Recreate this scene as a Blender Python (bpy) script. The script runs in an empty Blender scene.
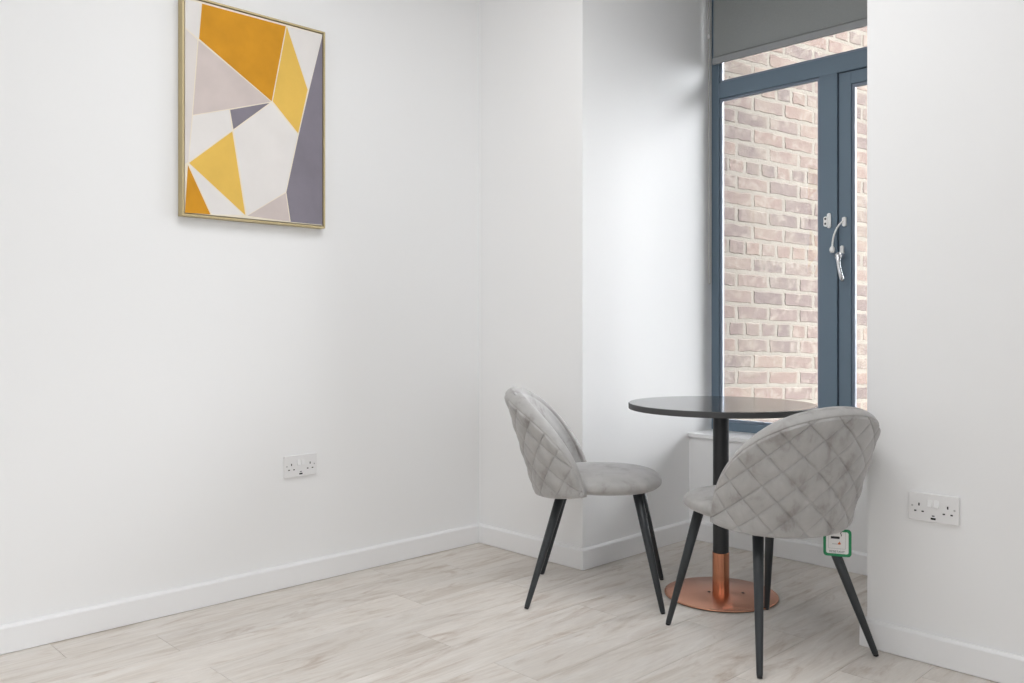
import bpy, bmesh, math, random
import numpy as np
from mathutils import Vector, Matrix, Euler

PI = math.pi
SC = bpy.context.scene
COL = SC.collection
random.seed(7)

# ------------------------------------------------------------------ helpers
def lin(c):
    return tuple(((v / 255) / 12.92 if v / 255 <= 0.04045 else ((v / 255 + 0.055) / 1.055) ** 2.4) for v in c)

def tag(o, label=None, cat=None, group=None, kind=None):
    if label: o['label'] = label
    if cat: o['category'] = cat
    if group: o['group'] = group
    if kind: o['kind'] = kind
    return o

def empty(name, loc=(0, 0, 0), rz=0.0):
    o = bpy.data.objects.new(name, None)
    COL.objects.link(o)
    o.location = loc
    o.rotation_euler = (0, 0, rz)
    o.empty_display_size = 0.1
    return o

def link_mesh(name, me, mats, parent=None, smooth=False):
    for m in (mats if isinstance(mats, (list, tuple)) else [mats]):
        me.materials.append(m)
    if smooth:
        for p in me.polygons: p.use_smooth = True
    o = bpy.data.objects.new(name, me)
    COL.objects.link(o)
    if parent: o.parent = parent
    return o

def obj(name, bm, mats, parent=None, smooth=False, bevel=0.0, seg=2):
    bmesh.ops.recalc_face_normals(bm, faces=bm.faces[:])
    me = bpy.data.meshes.new(name)
    bm.to_mesh(me); bm.free()
    o = link_mesh(name, me, mats, parent, smooth)
    if bevel:
        m = o.modifiers.new('bevel', 'BEVEL')
        m.width = bevel; m.segments = seg; m.limit_method = 'ANGLE'; m.angle_limit = math.radians(40)
        m.harden_normals = False
    return o

def add_box(bm, x0, x1, y0, y1, z0, z1, mi=0):
    vs = [bm.verts.new(p) for p in ((x0, y0, z0), (x1, y0, z0), (x1, y1, z0), (x0, y1, z0), (x0, y0, z1), (x1, y0, z1), (x1, y1, z1), (x0, y1, z1))]
    fs = []
    for f in ((0, 3, 2, 1), (4, 5, 6, 7), (0, 1, 5, 4), (1, 2, 6, 5), (2, 3, 7, 6), (3, 0, 4, 7)):
        fc = bm.faces.new([vs[i] for i in f]); fc.material_index = mi; fs.append(fc)
    return vs

def box(*a):
    bm = bmesh.new(); add_box(bm, *a); return bm

def lathe(profile, n=64, bm=None, c=(0, 0)):
    """profile: list of (r, z) from bottom to top; r 0 closes."""
    bm = bm or bmesh.new()
    rings = []
    for r, z in profile:
        if r < 1e-6: rings.append([bm.verts.new((c[0], c[1], z))])
        else: rings.append([bm.verts.new((c[0] + r * math.cos(2 * PI * i / n), c[1] + r * math.sin(2 * PI * i / n), z)) for i in range(n)])
    for a, b in zip(rings, rings[1:]):
        for i in range(n):
            j = (i + 1) % n
            if len(a) == 1 and len(b) > 1: bm.faces.new((a[0], b[i], b[j]))
            elif len(b) == 1 and len(a) > 1: bm.faces.new((a[i], b[0], a[j]))
            elif len(a) > 1: bm.faces.new((a[i], a[j], b[j], b[i]))
    return bm

def tube(path, radii, n=16, bm=None, caps=True):
    bm = bm or bmesh.new()
    P = [Vector(p) for p in path]
    if not isinstance(radii, (list, tuple)): radii = [radii] * len(P)
    rings = []
    prev = None
    for i, p in enumerate(P):
        t = (P[min(i + 1, len(P) - 1)] - P[max(i - 1, 0)]).normalized()
        if prev is None:
            a = t.orthogonal().normalized()
        else:
            a = (prev - t * prev.dot(t)).normalized()
        prev = a
        b = t.cross(a)
        rings.append([bm.verts.new(p + (a * math.cos(2 * PI * k / n) + b * math.sin(2 * PI * k / n)) * radii[i]) for k in range(n)])
    for a, b in zip(rings, rings[1:]):
        for k in range(n):
            bm.faces.new((a[k], a[(k + 1) % n], b[(k + 1) % n], b[k]))
    if caps:
        bm.faces.new(rings[0][::-1]); bm.faces.new(rings[-1])
    return bm

def rounded_rect(w, h, r, n=6):
    pts = []
    for cx, cy, a0 in ((w / 2 - r, h / 2 - r, 0), (-w / 2 + r, h / 2 - r, 90), (-w / 2 + r, -h / 2 + r, 180), (w / 2 - r, -h / 2 + r, 270)):
        for k in range(n + 1):
            a = math.radians(a0 + 90 * k / n)
            pts.append((cx + r * math.cos(a), cy + r * math.sin(a)))
    return pts

def prism(pts, t0, t1, M=None, bm=None, mi=0):
    """2-D outline (u,v) extruded from w=t0 to t1, mapped by M (3x3/4x4) from (u, v, w)."""
    bm = bm or bmesh.new()
    M = M or Matrix.Identity(4)
    a = [bm.verts.new(M @ Vector((u, v, t0))) for u, v in pts]
    b = [bm.verts.new(M @ Vector((u, v, t1))) for u, v in pts]
    f = [bm.faces.new(a[::-1]), bm.faces.new(b)]
    n = len(pts)
    for i in range(n):
        f.append(bm.faces.new((a[i], a[(i + 1) % n], b[(i + 1) % n], b[i])))
    for x in f: x.material_index = mi
    return bm

# ------------------------------------------------------------------ materials
def nm(name):
    m = bpy.data.materials.new(name); m.use_nodes = True
    nt = m.node_tree; nt.nodes.clear()
    out = nt.nodes.new('ShaderNodeOutputMaterial')
    return m, nt, out

def N(nt, t, **k):
    n = nt.nodes.new(t)
    for a, v in k.items():
        if a.startswith('i_'):
            key = a[2:].replace('_', ' ')
            n.inputs[key].default_value = v
        else: setattr(n, a, v)
    return n

def principled(name, col, rough=0.5, metal=0.0, spec=0.5, bump=None, var=None, sheen=0.0, aniso=None):
    m, nt, out = nm(name)
    p = N(nt, 'ShaderNodeBsdfPrincipled')
    p.inputs['Base Color'].default_value = (*col, 1)
    p.inputs['Roughness'].default_value = rough
    p.inputs['Metallic'].default_value = metal
    p.inputs['Specular IOR Level'].default_value = spec
    if sheen:
        p.inputs['Sheen Weight'].default_value = sheen
        p.inputs['Sheen Roughness'].default_value = 0.45
        p.inputs['Sheen Tint'].default_value = (0.9, 0.89, 0.88, 1)
    tc = N(nt, 'ShaderNodeTexCoord')
    if var:                                    # (scale, amount)
        nz = N(nt, 'ShaderNodeTexNoise'); nz.inputs['Scale'].default_value = var[0]; nz.inputs['Detail'].default_value = 4
        nt.links.new(tc.outputs['Object'], nz.inputs['Vector'])
        mp = N(nt, 'ShaderNodeMapRange'); mp.inputs['From Min'].default_value = 0.3; mp.inputs['From Max'].default_value = 0.7
        mp.inputs['To Min'].default_value = 1 - var[1]; mp.inputs['To Max'].default_value = 1 + var[1]
        nt.links.new(nz.outputs['Fac'], mp.inputs['Value'])
        hv = N(nt, 'ShaderNodeHueSaturation'); hv.inputs['Color'].default_value = (*col, 1)
        nt.links.new(mp.outputs['Result'], hv.inputs['Value'])
        nt.links.new(hv.outputs['Color'], p.inputs['Base Color'])
    if bump:                                   # (scale, strength, distance)
        nz = N(nt, 'ShaderNodeTexNoise'); nz.inputs['Scale'].default_value = bump[0]; nz.inputs['Detail'].default_value = 5
        nt.links.new(tc.outputs['Object'], nz.inputs['Vector'])
        b = N(nt, 'ShaderNodeBump'); b.inputs['Strength'].default_value = bump[1]; b.inputs['Distance'].default_value = bump[2]
        nt.links.new(nz.outputs['Fac'], b.inputs['Height'])
        nt.links.new(b.outputs['Normal'], p.inputs['Normal'])
    if aniso:
        p.inputs['Anisotropic'].default_value = aniso
        tg = N(nt, 'ShaderNodeTangent'); tg.direction_type = 'RADIAL'; tg.axis = 'Z'
        nt.links.new(tg.outputs['Tangent'], p.inputs['Tangent'])
    nt.links.new(p.outputs['BSDF'], out.inputs['Surface'])
    return m

M_wall = principled('wall_paint', (0.86, 0.86, 0.86), 0.55, spec=0.3, bump=(220, 0.05, 0.001))
M_ceiling = principled('ceiling_paint', (0.87, 0.87, 0.87), 0.7, spec=0.2, bump=(180, 0.05, 0.001))
M_trim = principled('gloss_white_trim', (0.86, 0.86, 0.865), 0.32, spec=0.5)
M_sill = principled('white_sill_board', (0.83, 0.83, 0.83), 0.3)
M_alu = principled('blue_grey_aluminium', lin((104, 122, 137)), 0.42, spec=0.5, bump=(900, 0.05, 0.0005))
M_alu2 = principled('blue_grey_aluminium_bead', lin((124, 136, 152)), 0.3, spec=0.6)
M_gasket = principled('black_gasket', (0.012, 0.013, 0.015), 0.6)
M_whiteplastic = principled('white_plastic', (0.93, 0.925, 0.91), 0.3)
M_chrome = principled('satin_chrome', (0.78, 0.78, 0.80), 0.22, metal=0.9)
M_blind = principled('grey_blind_fabric', lin((150, 153, 152)), 0.9, spec=0.2, bump=(700, 0.25, 0.0008), var=(300, 0.05))
M_blindbar = principled('grey_blind_bar', lin((156, 158, 160)), 0.6, spec=0.3)
M_cord = principled('cream_chain', (0.62, 0.59, 0.54), 0.5)
M_black = principled('black_powder_coat', lin((38, 40, 42)), 0.42, spec=0.5)
M_leg = principled('black_leg_paint', lin((40, 44, 47)), 0.4, spec=0.5)
M_foot = principled('black_rubber', (0.015, 0.015, 0.016), 0.7)
M_top = principled('black_tabletop', lin((36, 33, 32)), 0.13, spec=1.0)
M_edge = principled('black_table_edge', lin((68, 68, 68)), 0.5, spec=0.4)
M_copper = principled('brushed_copper', lin((208, 152, 126)), 0.27, metal=1.0, aniso=0.9, bump=(8, 0.01, 0.001))
M_copper2 = principled('brushed_copper_tube', lin((200, 138, 108)), 0.24, metal=1.0)
M_gold = principled('brushed_gold_frame', lin((192, 176, 136)), 0.5, metal=0.4)
M_dark = principled('dark_slot', (0.01, 0.01, 0.011), 0.6)
M_socket = principled('socket_plate_white', (0.80, 0.795, 0.795), 0.3)
M_switch = principled('socket_switch_white', (0.84, 0.84, 0.84), 0.25)
M_screw = principled('steel_screw', (0.5, 0.5, 0.5), 0.35, metal=0.8)
M_green = principled('green_card_edge', lin((20, 132, 82)), 0.5)
M_card = principled('white_card', (0.80, 0.79, 0.775), 0.5)
M_ink = principled('black_ink', (0.02, 0.02, 0.022), 0.6)
M_greyink = principled('grey_ink', (0.35, 0.35, 0.36), 0.6)
M_orange = principled('orange_ink', lin((205, 110, 55)), 0.6)
M_string = principled('white_string', (0.7, 0.7, 0.68), 0.8)
M_paving = principled('grey_paving', (0.42, 0.41, 0.39), 0.8, bump=(40, 0.3, 0.003), var=(6, 0.15))

def velvet(name):
    m, nt, out = nm(name)
    tc = N(nt, 'ShaderNodeTexCoord')
    p = N(nt, 'ShaderNodeBsdfPrincipled')
    # brushed pile: broad directional patches that change tone and gloss
    mp = N(nt, 'ShaderNodeMapping'); mp.inputs['Scale'].default_value = (13, 13, 9)
    nt.links.new(tc.outputs['Object'], mp.inputs['Vector'])
    n1 = N(nt, 'ShaderNodeTexNoise'); n1.inputs['Scale'].default_value = 1.0; n1.inputs['Detail'].default_value = 6; n1.inputs['Roughness'].default_value = 0.62; n1.inputs['Distortion'].default_value = 0.35
    nt.links.new(mp.outputs['Vector'], n1.inputs['Vector'])
    cr = N(nt, 'ShaderNodeValToRGB')
    cr.color_ramp.elements[0].position = 0.34; cr.color_ramp.elements[0].color = (*lin((147, 143, 140)), 1)
    cr.color_ramp.elements[1].position = 0.45; cr.color_ramp.elements[1].color = (*lin((166, 164, 162)), 1)
    e = cr.color_ramp.elements.new(0.66); e.color = (*lin((177, 175, 173)), 1)
    nt.links.new(n1.outputs['Fac'], cr.inputs['Fac'])
    n2 = N(nt, 'ShaderNodeTexNoise'); n2.inputs['Scale'].default_value = 900; n2.inputs['Detail'].default_value = 2
    nt.links.new(tc.outputs['Object'], n2.inputs['Vector'])
    b = N(nt, 'ShaderNodeBump'); b.inputs['Strength'].default_value = 0.12; b.inputs['Distance'].default_value = 0.0008
    nt.links.new(n2.outputs['Fac'], b.inputs['Height'])
    b2 = N(nt, 'ShaderNodeBump'); b2.inputs['Strength'].default_value = 0.25; b2.inputs['Distance'].default_value = 0.004
    nt.links.new(n1.outputs['Fac'], b2.inputs['Height']); nt.links.new(b.outputs['Normal'], b2.inputs['Normal'])
    nt.links.new(b2.outputs['Normal'], p.inputs['Normal'])
    nt.links.new(cr.outputs['Color'], p.inputs['Base Color'])
    p.inputs['Roughness'].default_value = 0.62
    p.inputs['Specular IOR Level'].default_value = 0.35
    p.inputs['Sheen Weight'].default_value = 0.35
    p.inputs['Sheen Roughness'].default_value = 0.4
    p.inputs['Sheen Tint'].default_value = (0.85, 0.85, 0.88, 1)
    nt.links.new(p.outputs['BSDF'], out.inputs['Surface'])
    return m
M_velvet = velvet('grey_velvet')

def glass_mat():
    m, nt, out = nm('window_glass')
    tr = N(nt, 'ShaderNodeBsdfTransparent'); tr.inputs['Color'].default_value = (0.985, 0.985, 0.985, 1)
    gl = N(nt, 'ShaderNodeBsdfGlossy'); gl.inputs['Roughness'].default_value = 0.02
    fr = N(nt, 'ShaderNodeFresnel'); fr.inputs['IOR'].default_value = 1.5
    mx = N(nt, 'ShaderNodeMixShader')
    nt.links.new(fr.outputs['Fac'], mx.inputs['Fac'])
    nt.links.new(tr.outputs['BSDF'], mx.inputs[1]); nt.links.new(gl.outputs['BSDF'], mx.inputs[2])
    nt.links.new(mx.outputs['Shader'], out.inputs['Surface'])
    return m
M_glass = glass_mat()

def wood_mat():
    m, nt, out = nm('whitewashed_oak_planks')
    tc = N(nt, 'ShaderNodeTexCoord')
    at = N(nt, 'ShaderNodeAttribute'); at.attribute_name = 'seed'
    sc = N(nt, 'ShaderNodeVectorMath'); sc.operation = 'MULTIPLY_ADD'
    sc.inputs[1].default_value = (17.3, 41.7, 9.1)
    nt.links.new(at.outputs['Color'], sc.inputs[0]); nt.links.new(tc.outputs['Object'], sc.inputs[2])
    def noise(scale, detail, rough, dist, xs, ys):
        mp = N(nt, 'ShaderNodeMapping'); mp.inputs['Scale'].default_value = (xs, ys, 1)
        nt.links.new(sc.outputs['Vector'], mp.inputs['Vector'])
        nz = N(nt, 'ShaderNodeTexNoise'); nz.inputs['Scale'].default_value = scale; nz.inputs['Detail'].default_value = detail
        nz.inputs['Roughness'].default_value = rough; nz.inputs['Distortion'].default_value = dist
        nt.links.new(mp.outputs['Vector'], nz.inputs['Vector'])
        return nz
    grain = noise(1.0, 9, 0.66, 1.2, 15, 2.0)
    fine = noise(1.0, 6, 0.72, 0.8, 85, 9)
    patch = noise(1.0, 6, 0.62, 2.2, 8.0, 1.9)
    cr = N(nt, 'ShaderNodeValToRGB')
    cr.color_ramp.elements[0].position = 0.28; cr.color_ramp.elements[0].color = (*lin((194, 183, 171)), 1)
    cr.color_ramp.elements[1].position = 0.46; cr.color_ramp.elements[1].color = (*lin((216, 209, 201)), 1)
    e = cr.color_ramp.elements.new(0.68); e.color = (*lin((226, 221, 215)), 1)
    nt.links.new(grain.outputs['Fac'], cr.inputs['Fac'])
    # brown flecks / cathedral streaks
    mr = N(nt, 'ShaderNodeMapRange'); mr.inputs['From Min'].default_value = 0.53; mr.inputs['From Max'].default_value = 0.68
    nt.links.new(patch.outputs['Fac'], mr.inputs['Value'])
    mr2 = N(nt, 'ShaderNodeMapRange'); mr2.inputs['From Min'].default_value = 0.35; mr2.inputs['From Max'].default_value = 0.62
    nt.links.new(fine.outputs['Fac'], mr2.inputs['Value'])
    mu = N(nt, 'ShaderNodeMath'); mu.operation = 'MULTIPLY'
    nt.links.new(mr.outputs['Result'], mu.inputs[0]); nt.links.new(mr2.outputs['Result'], mu.inputs[1])
    mu2 = N(nt, 'ShaderNodeMath'); mu2.operation = 'MULTIPLY'; mu2.inputs[1].default_value = 0.75
    nt.links.new(mu.outputs['Value'], mu2.inputs[0])
    mix = N(nt, 'ShaderNodeMixRGB'); mix.inputs['Color2'].default_value = (*lin((164, 142, 123)), 1)
    nt.links.new(mu2.outputs['Value'], mix.inputs['Fac']); nt.links.new(cr.outputs['Color'], mix.inputs['Color1'])
    hv = N(nt, 'ShaderNodeHueSaturation')
    at2 = N(nt, 'ShaderNodeAttribute'); at2.attribute_name = 'seed'
    sep = N(nt, 'ShaderNodeSeparateColor'); nt.links.new(at2.outputs['Color'], sep.inputs['Color'])
    mr3 = N(nt, 'ShaderNodeMapRange'); mr3.inputs['To Min'].default_value = 0.95; mr3.inputs['To Max'].default_value = 1.05
    nt.links.new(sep.outputs['Blue'], mr3.inputs['Value']); nt.links.new(mr3.outputs['Result'], hv.inputs['Value'])
    nt.links.new(mix.outputs['Color'], hv.inputs['Color'])
    # fine grain modulation
    mr4 = N(nt, 'ShaderNodeMapRange'); mr4.inputs['From Min'].default_value = 0.3; mr4.inputs['From Max'].default_value = 0.7
    mr4.inputs['To Min'].default_value = 0.91; mr4.inputs['To Max'].default_value = 1.05
    nt.links.new(fine.outputs['Fac'], mr4.inputs['Value'])
    hv2 = N(nt, 'ShaderNodeHueSaturation'); nt.links.new(mr4.outputs['Result'], hv2.inputs['Value'])
    nt.links.new(hv.outputs['Color'], hv2.inputs['Color'])
    p = N(nt, 'ShaderNodeBsdfPrincipled')
    nt.links.new(hv2.outputs['Color'], p.inputs['Base Color'])
    p.inputs['Roughness'].default_value = 0.40
    p.inputs['Specular IOR Level'].default_value = 0.4
    b = N(nt, 'ShaderNodeBump'); b.inputs['Strength'].default_value = 0.12; b.inputs['Distance'].default_value = 0.001
    nt.links.new(fine.outputs['Fac'], b.inputs['Height']); nt.links.new(b.outputs['Normal'], p.inputs['Normal'])
    nt.links.new(p.outputs['BSDF'], out.inputs['Surface'])
    return m
M_wood = wood_mat()
M_seam = principled('plank_seam', lin((172, 160, 147)), 0.7)

def brick_mat():
    m, nt, out = nm('weathered_brick')
    tc = N(nt, 'ShaderNodeTexCoord')
    at = N(nt, 'ShaderNodeAttribute'); at.attribute_name = 'seed'
    sep = N(nt, 'ShaderNodeSeparateColor'); nt.links.new(at.outputs['Color'], sep.inputs['Color'])
    cr = N(nt, 'ShaderNodeValToRGB')
    cr.color_ramp.elements[0].color = (*lin((88, 78, 75)), 1)
    cr.color_ramp.elements[1].color = (*lin((104, 89, 82)), 1)
    e = cr.color_ramp.elements.new(0.5); e.color = (*lin((96, 84, 80)), 1)
    nt.links.new(sep.outputs['Red'], cr.inputs['Fac'])
    n1 = N(nt, 'ShaderNodeTexNoise'); n1.inputs['Scale'].default_value = 55; n1.inputs['Detail'].default_value = 6; n1.inputs['Roughness'].default_value = 0.7
    nt.links.new(tc.outputs['Object'], n1.inputs['Vector'])
    mr = N(nt, 'ShaderNodeMapRange'); mr.inputs['From Min'].default_value = 0.3; mr.inputs['From Max'].default_value = 0.7; mr.inputs['To Min'].default_value = 0.84; mr.inputs['To Max'].default_value = 1.12
    nt.links.new(n1.outputs['Fac'], mr.inputs['Value'])
    hv = N(nt, 'ShaderNodeHueSaturation'); nt.links.new(mr.outputs['Result'], hv.inputs['Value']); nt.links.new(cr.outputs['Color'], hv.inputs['Color'])
    # lime bloom
    n2 = N(nt, 'ShaderNodeTexNoise'); n2.inputs['Scale'].default_value = 3.2; n2.inputs['Detail'].default_value = 7; n2.inputs['Roughness'].default_value = 0.68
    nt.links.new(tc.outputs['Object'], n2.inputs['Vector'])
    mr2 = N(nt, 'ShaderNodeMapRange'); mr2.inputs['From Min'].default_value = 0.48; mr2.inputs['From Max'].default_value = 0.68; mr2.inputs['To Max'].default_value = 0.7
    nt.links.new(n2.outputs['Fac'], mr2.inputs['Value'])
    mix = N(nt, 'ShaderNodeMixRGB'); mix.inputs['Color2'].default_value = (*lin((114, 104, 93)), 1)
    nt.links.new(mr2.outputs['Result'], mix.inputs['Fac']); nt.links.new(hv.outputs['Color'], mix.inputs['Color1'])
    n3 = N(nt, 'ShaderNodeTexNoise'); n3.inputs['Scale'].default_value = 15; n3.inputs['Detail'].default_value = 8; n3.inputs['Roughness'].default_value = 0.75; n3.inputs['Distortion'].default_value = 0.6
    nt.links.new(tc.outputs['Object'], n3.inputs['Vector'])
    mr3 = N(nt, 'ShaderNodeMapRange'); mr3.inputs['From Min'].default_value = 0.50; mr3.inputs['From Max'].default_value = 0.62; mr3.inputs['To Max'].default_value = 0.75
    nt.links.new(n3.outputs['Fac'], mr3.inputs['Value'])
    mix2 = N(nt, 'ShaderNodeMixRGB'); mix2.inputs['Color2'].default_value = (*lin((122, 115, 106)), 1)
    nt.links.new(mr3.outputs['Result'], mix2.inputs['Fac']); nt.links.new(mix.outputs['Color'], mix2.inputs['Color1'])
    n4 = N(nt, 'ShaderNodeTexNoise'); n4.inputs['Scale'].default_value = 9; n4.inputs['Detail'].default_value = 6; n4.inputs['Roughness'].default_value = 0.7
    nt.links.new(tc.outputs['Object'], n4.inputs['Vector'])
    mr4 = N(nt, 'ShaderNodeMapRange'); mr4.inputs['From Min'].default_value = 0.63; mr4.inputs['From Max'].default_value = 0.72; mr4.inputs['To Max'].default_value = 0.5
    nt.links.new(n4.outputs['Fac'], mr4.inputs['Value'])
    mix3 = N(nt, 'ShaderNodeMixRGB'); mix3.inputs['Color2'].default_value = (*lin((66, 62, 58)), 1)
    nt.links.new(mr4.outputs['Result'], mix3.inputs['Fac']); nt.links.new(mix2.outputs['Color'], mix3.inputs['Color1'])
    p = N(nt, 'ShaderNodeBsdfPrincipled'); p.inputs['Roughness'].default_value = 0.9; p.inputs['Specular IOR Level'].default_value = 0.2
    nt.links.new(mix3.outputs['Color'], p.inputs['Base Color'])
    b = N(nt, 'ShaderNodeBump'); b.inputs['Strength'].default_value = 0.5; b.inputs['Distance'].default_value = 0.004
    nt.links.new(n1.outputs['Fac'], b.inputs['Height']); nt.links.new(b.outputs['Normal'], p.inputs['Normal'])
    nt.links.new(p.outputs['BSDF'], out.inputs['Surface'])
    return m
M_brick = brick_mat()
M_mortar = principled('lime_mortar', lin((114, 109, 101)), 0.95, spec=0.1, bump=(90, 0.5, 0.004), var=(14, 0.08))

# ------------------------------------------------------------------ room shell
CEIL = 2.75
XR = 4.8          # right wall face
YR = -5.4         # rear wall face
XW = -0.018       # left wall face
YB = 0.018        # back wall face
RX0, RX1 = 0.632, 1.839     # window recess
YS = 0.80         # wall under the sill
YF = 0.995        # front of the window frame

def struct(name, bm, mats, label, cat, **k):
    return tag(obj(name, bm, mats, **k), label, cat, kind='structure')

# floor: individual planks modelled in one mesh (pattern of the floor)
bm = bmesh.new()
seed = bm.loops.layers.float_color.new('seed')
add_box(bm, -0.1, XR + 0.1, YR - 0.1, 1.1, -0.06, -0.0015, 1)
PW, PL, gap = 0.189, 1.235, 0.0012
joint = {0: -0.62, 1: -1.58, 2: -0.75, 3: -1.57, 4: -0.945, 5: -0.337, 6: -0.935, 7: -0.2, 8: -1.3, 9: -0.5}
i = 0
x = -0.026
while x < XR:
    y = joint.get(i, random.uniform(-1.2, 0)) - 5 * PL
    while y < 1.0:
        x0, x1 = max(x, XW) + gap / 2, min(x + PW, XR) - gap / 2
        y0, y1 = max(y, YR) + gap / 2, min(y + PL, 1.0) - gap / 2
        if y1 > y0 + 0.01 and x1 > x0 + 0.004:
            before = len(bm.faces)
            add_box(bm, x0, x1, y0, y1, -0.0016, 0.0, 0)
            bm.faces.ensure_lookup_table()
            c = (random.random(), random.random(), random.random(), 1)
            for f in bm.faces[before:]:
                for l in f.loops: l[seed] = c
        y += PL
    x += PW; i += 1
struct('floor', bm, [M_wood, M_seam], 'pale whitewashed oak plank floor', 'floor')

struct('ceiling', box(-0.2, XR + 0.2, YR - 0.2, 1.2, CEIL, CEIL + 0.1), M_ceiling, 'plain white ceiling', 'ceiling')
struct('wall_left', box(XW - 0.2, XW, YR - 0.2, 1.2, 0, CEIL), M_wall, 'white painted wall on the left behind the framed print', 'wall')
struct('wall_back_left', box(XW, RX0, YB, 1.12, 0, CEIL), M_wall, 'white wall pier in the corner left of the window recess', 'wall')
struct('wall_back_right', box(RX1, XR + 0.2, YB, 1.12, 0, CEIL), M_wall, 'white painted wall right of the window recess', 'wall')
bm = box(RX0, RX1, YS, 1.12, 0, 0.489)
add_box(bm, RX0, RX1, YF, 1.12, 2.70, CEIL)
struct('wall_window', bm, M_wall, 'low white wall under the window sill', 'wall')

def wall_with_hole(name, axis, face, a0, a1, h0, h1, z0, z1, sign, label):
    """a vertical wall across axis 'x' or 'y' whose opening runs h0..h1, z0..z1."""
    bm = bmesh.new()
    t0, t1 = (face, face + sign * 0.2) if sign > 0 else (face + sign * 0.2, face)
    for (b0, b1, c0, c1) in ((a0, h0, 0, CEIL), (h1, a1, 0, CEIL), (h0, h1, 0, z0), (h0, h1, z1, CEIL)):
        if axis == 'x': add_box(bm, t0, t1, b0, b1, c0, c1)
        else: add_box(bm, b0, b1, t0, t1, c0, c1)
    return struct(name, bm, M_wall, label, 'wall')
WZ0, WZ1 = 0.35, 2.6
WRY0, WRY1 = -3.4, -1.4
WBX0, WBX1 = 2.0, 4.6
wall_with_hole('wall_right', 'x', XR, YR, YB, WRY0, WRY1, WZ0, WZ1, 1, 'white wall on the far right with a wide window')
wall_with_hole('wall_rear', 'y', YR, XW, XR + 0.2, WBX0, WBX1, WZ0, WZ1, -1, 'white wall behind the viewer with a wide window')

def plain_window(name, axis, pos, a0, a1, label):
    r = empty(name, (0, 0, 0)); tag(r, label, 'window', kind='structure')
    fr = bmesh.new(); gl = bmesh.new()
    def put(bm, b0, b1, c0, c1, d0, d1):
        if axis == 'x': add_box(bm, pos + d0, pos + d1, b0, b1, c0, c1)
        else: add_box(bm, b0, b1, pos + d0, pos + d1, c0, c1)
    mid = (a0 + a1) / 2
    for (b0, b1, c0, c1) in ((a0, a0 + .06, WZ0, WZ1), (a1 - .06, a1, WZ0, WZ1), (a0 + .06, a1 - .06, WZ0, WZ0 + .06), (a0 + .06, a1 - .06, WZ1 - .06, WZ1), (mid - .04, mid + .04, WZ0 + .06, WZ1 - .06)):
        put(fr, b0, b1, c0, c1, -.035, .035)
    put(gl, a0 + .06, mid - .04, WZ0 + .06, WZ1 - .06, -.004, .004)
    put(gl, mid + .04, a1 - .06, WZ0 + .06, WZ1 - .06, -.004, .004)
    obj('window_frame', fr, M_alu, r); obj('glass_pane', gl, M_glass, r)
plain_window('window_2', 'x', XR + 0.12, WRY0, WRY1, 'wide grey framed window in the far right wall')
plain_window('window_3', 'y', YR - 0.12, WBX0, WBX1, 'wide grey framed window in the wall behind the viewer')

# baseboards: square edge with a small chamfer
BH, BT = 0.089, 0.018
def board(name, p0, p1, nrm, label, m0=0.0, m1=0.0):
    """p0->p1 along the wall, nrm = direction into the room; m0/m1 extend the front face at the ends (mitres)."""
    p0, p1, n = Vector((*p0, 0)), Vector((*p1, 0)), Vector((*nrm, 0))
    d = (p1 - p0).normalized()
    prof = [(0, 0.0), (BT - .004, 0.0), (BT - .004, .0022), (BT, .0022), (BT, BH - 0.009), (BT - 0.002, BH - 0.005), (BT - 0.008, BH), (0, BH)]
    bm = bmesh.new(); ends = []
    for p, m, s in ((p0, m0, -1), (p1, m1, 1)):
        ends.append([bm.verts.new(p + n * t + Vector((0, 0, z)) + d * (s * m * t / BT)) for t, z in prof])
    k = len(prof)
    for i in range(k):
        bm.faces.new((ends[0][i], ends[0][(i + 1) % k], ends[1][(i + 1) % k], ends[1][i]))
    bm.faces.new(ends[0][::-1]); bm.faces.new(ends[1])
    struct(name, bm, M_trim, label, 'baseboard', bevel=0.0012)
board('baseboard_left', (XW, YR), (XW, YB), (1, 0), 'white baseboard along the left wall', 0, -BT)
board('baseboard_back_left', (XW, YB), (RX0, YB), (0, -1), 'white baseboard on the pier left of the recess', -BT, BT)
board('baseboard_recess_left', (RX0, YB), (RX0, YS), (1, 0), 'white baseboard along the left side of the window recess', BT, -BT)
board('baseboard_window', (RX0, YS), (RX1, YS), (0, -1), 'white baseboard under the window', -BT, -BT)
board('baseboard_recess_right', (RX1, YS), (RX1, YB), (-1, 0), 'white baseboard along the right side of the window recess', -BT, BT)
board('baseboard_back_right', (RX1, YB), (XR, YB), (0, -1), 'white baseboard below the right hand socket', BT, -BT)
board('baseboard_right', (XR, YB), (XR, YR), (-1, 0), 'white baseboard along the far right wall', -BT, -BT)

# ------------------------------------------------------------------ the window in the recess
win = empty('window_1', ((RX0 + RX1) / 2, YF, 0.51))
tag(win, 'tall blue grey aluminium window with casement at the end of the recess', 'window', kind='structure')
W0 = Vector(win.location)
def wbox(bm, x0, x1, y0, y1, z0, z1, mi=0):
    return add_box(bm, x0 - W0.x, x1 - W0.x, y0 - W0.y, y1 - W0.y, z0 - W0.z, z1 - W0.z, mi)
fx0, fx1, fz0, fz1 = RX0, RX1, 0.51, 2.70
y0, y1 = YF, YF + 0.036
mx0, mx1 = 1.197, 1.281
tz0, tz1 = 2.155, 2.233
bm = bmesh.new()
wbox(bm, fx0, fx0 + .042, y0, y1, fz0, fz1)
wbox(bm, fx1 - .042, fx1, y0, y1, fz0, fz1)
wbox(bm, fx0 + .042, fx1 - .042, y0, y1, fz0, fz0 + .043)
wbox(bm, fx0 + .042, fx1 - .042, y0, y1, fz1 - .043, fz1)
wbox(bm, fx0 + .042, fx1 - .042, y0, y1, tz0, tz1)
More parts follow.
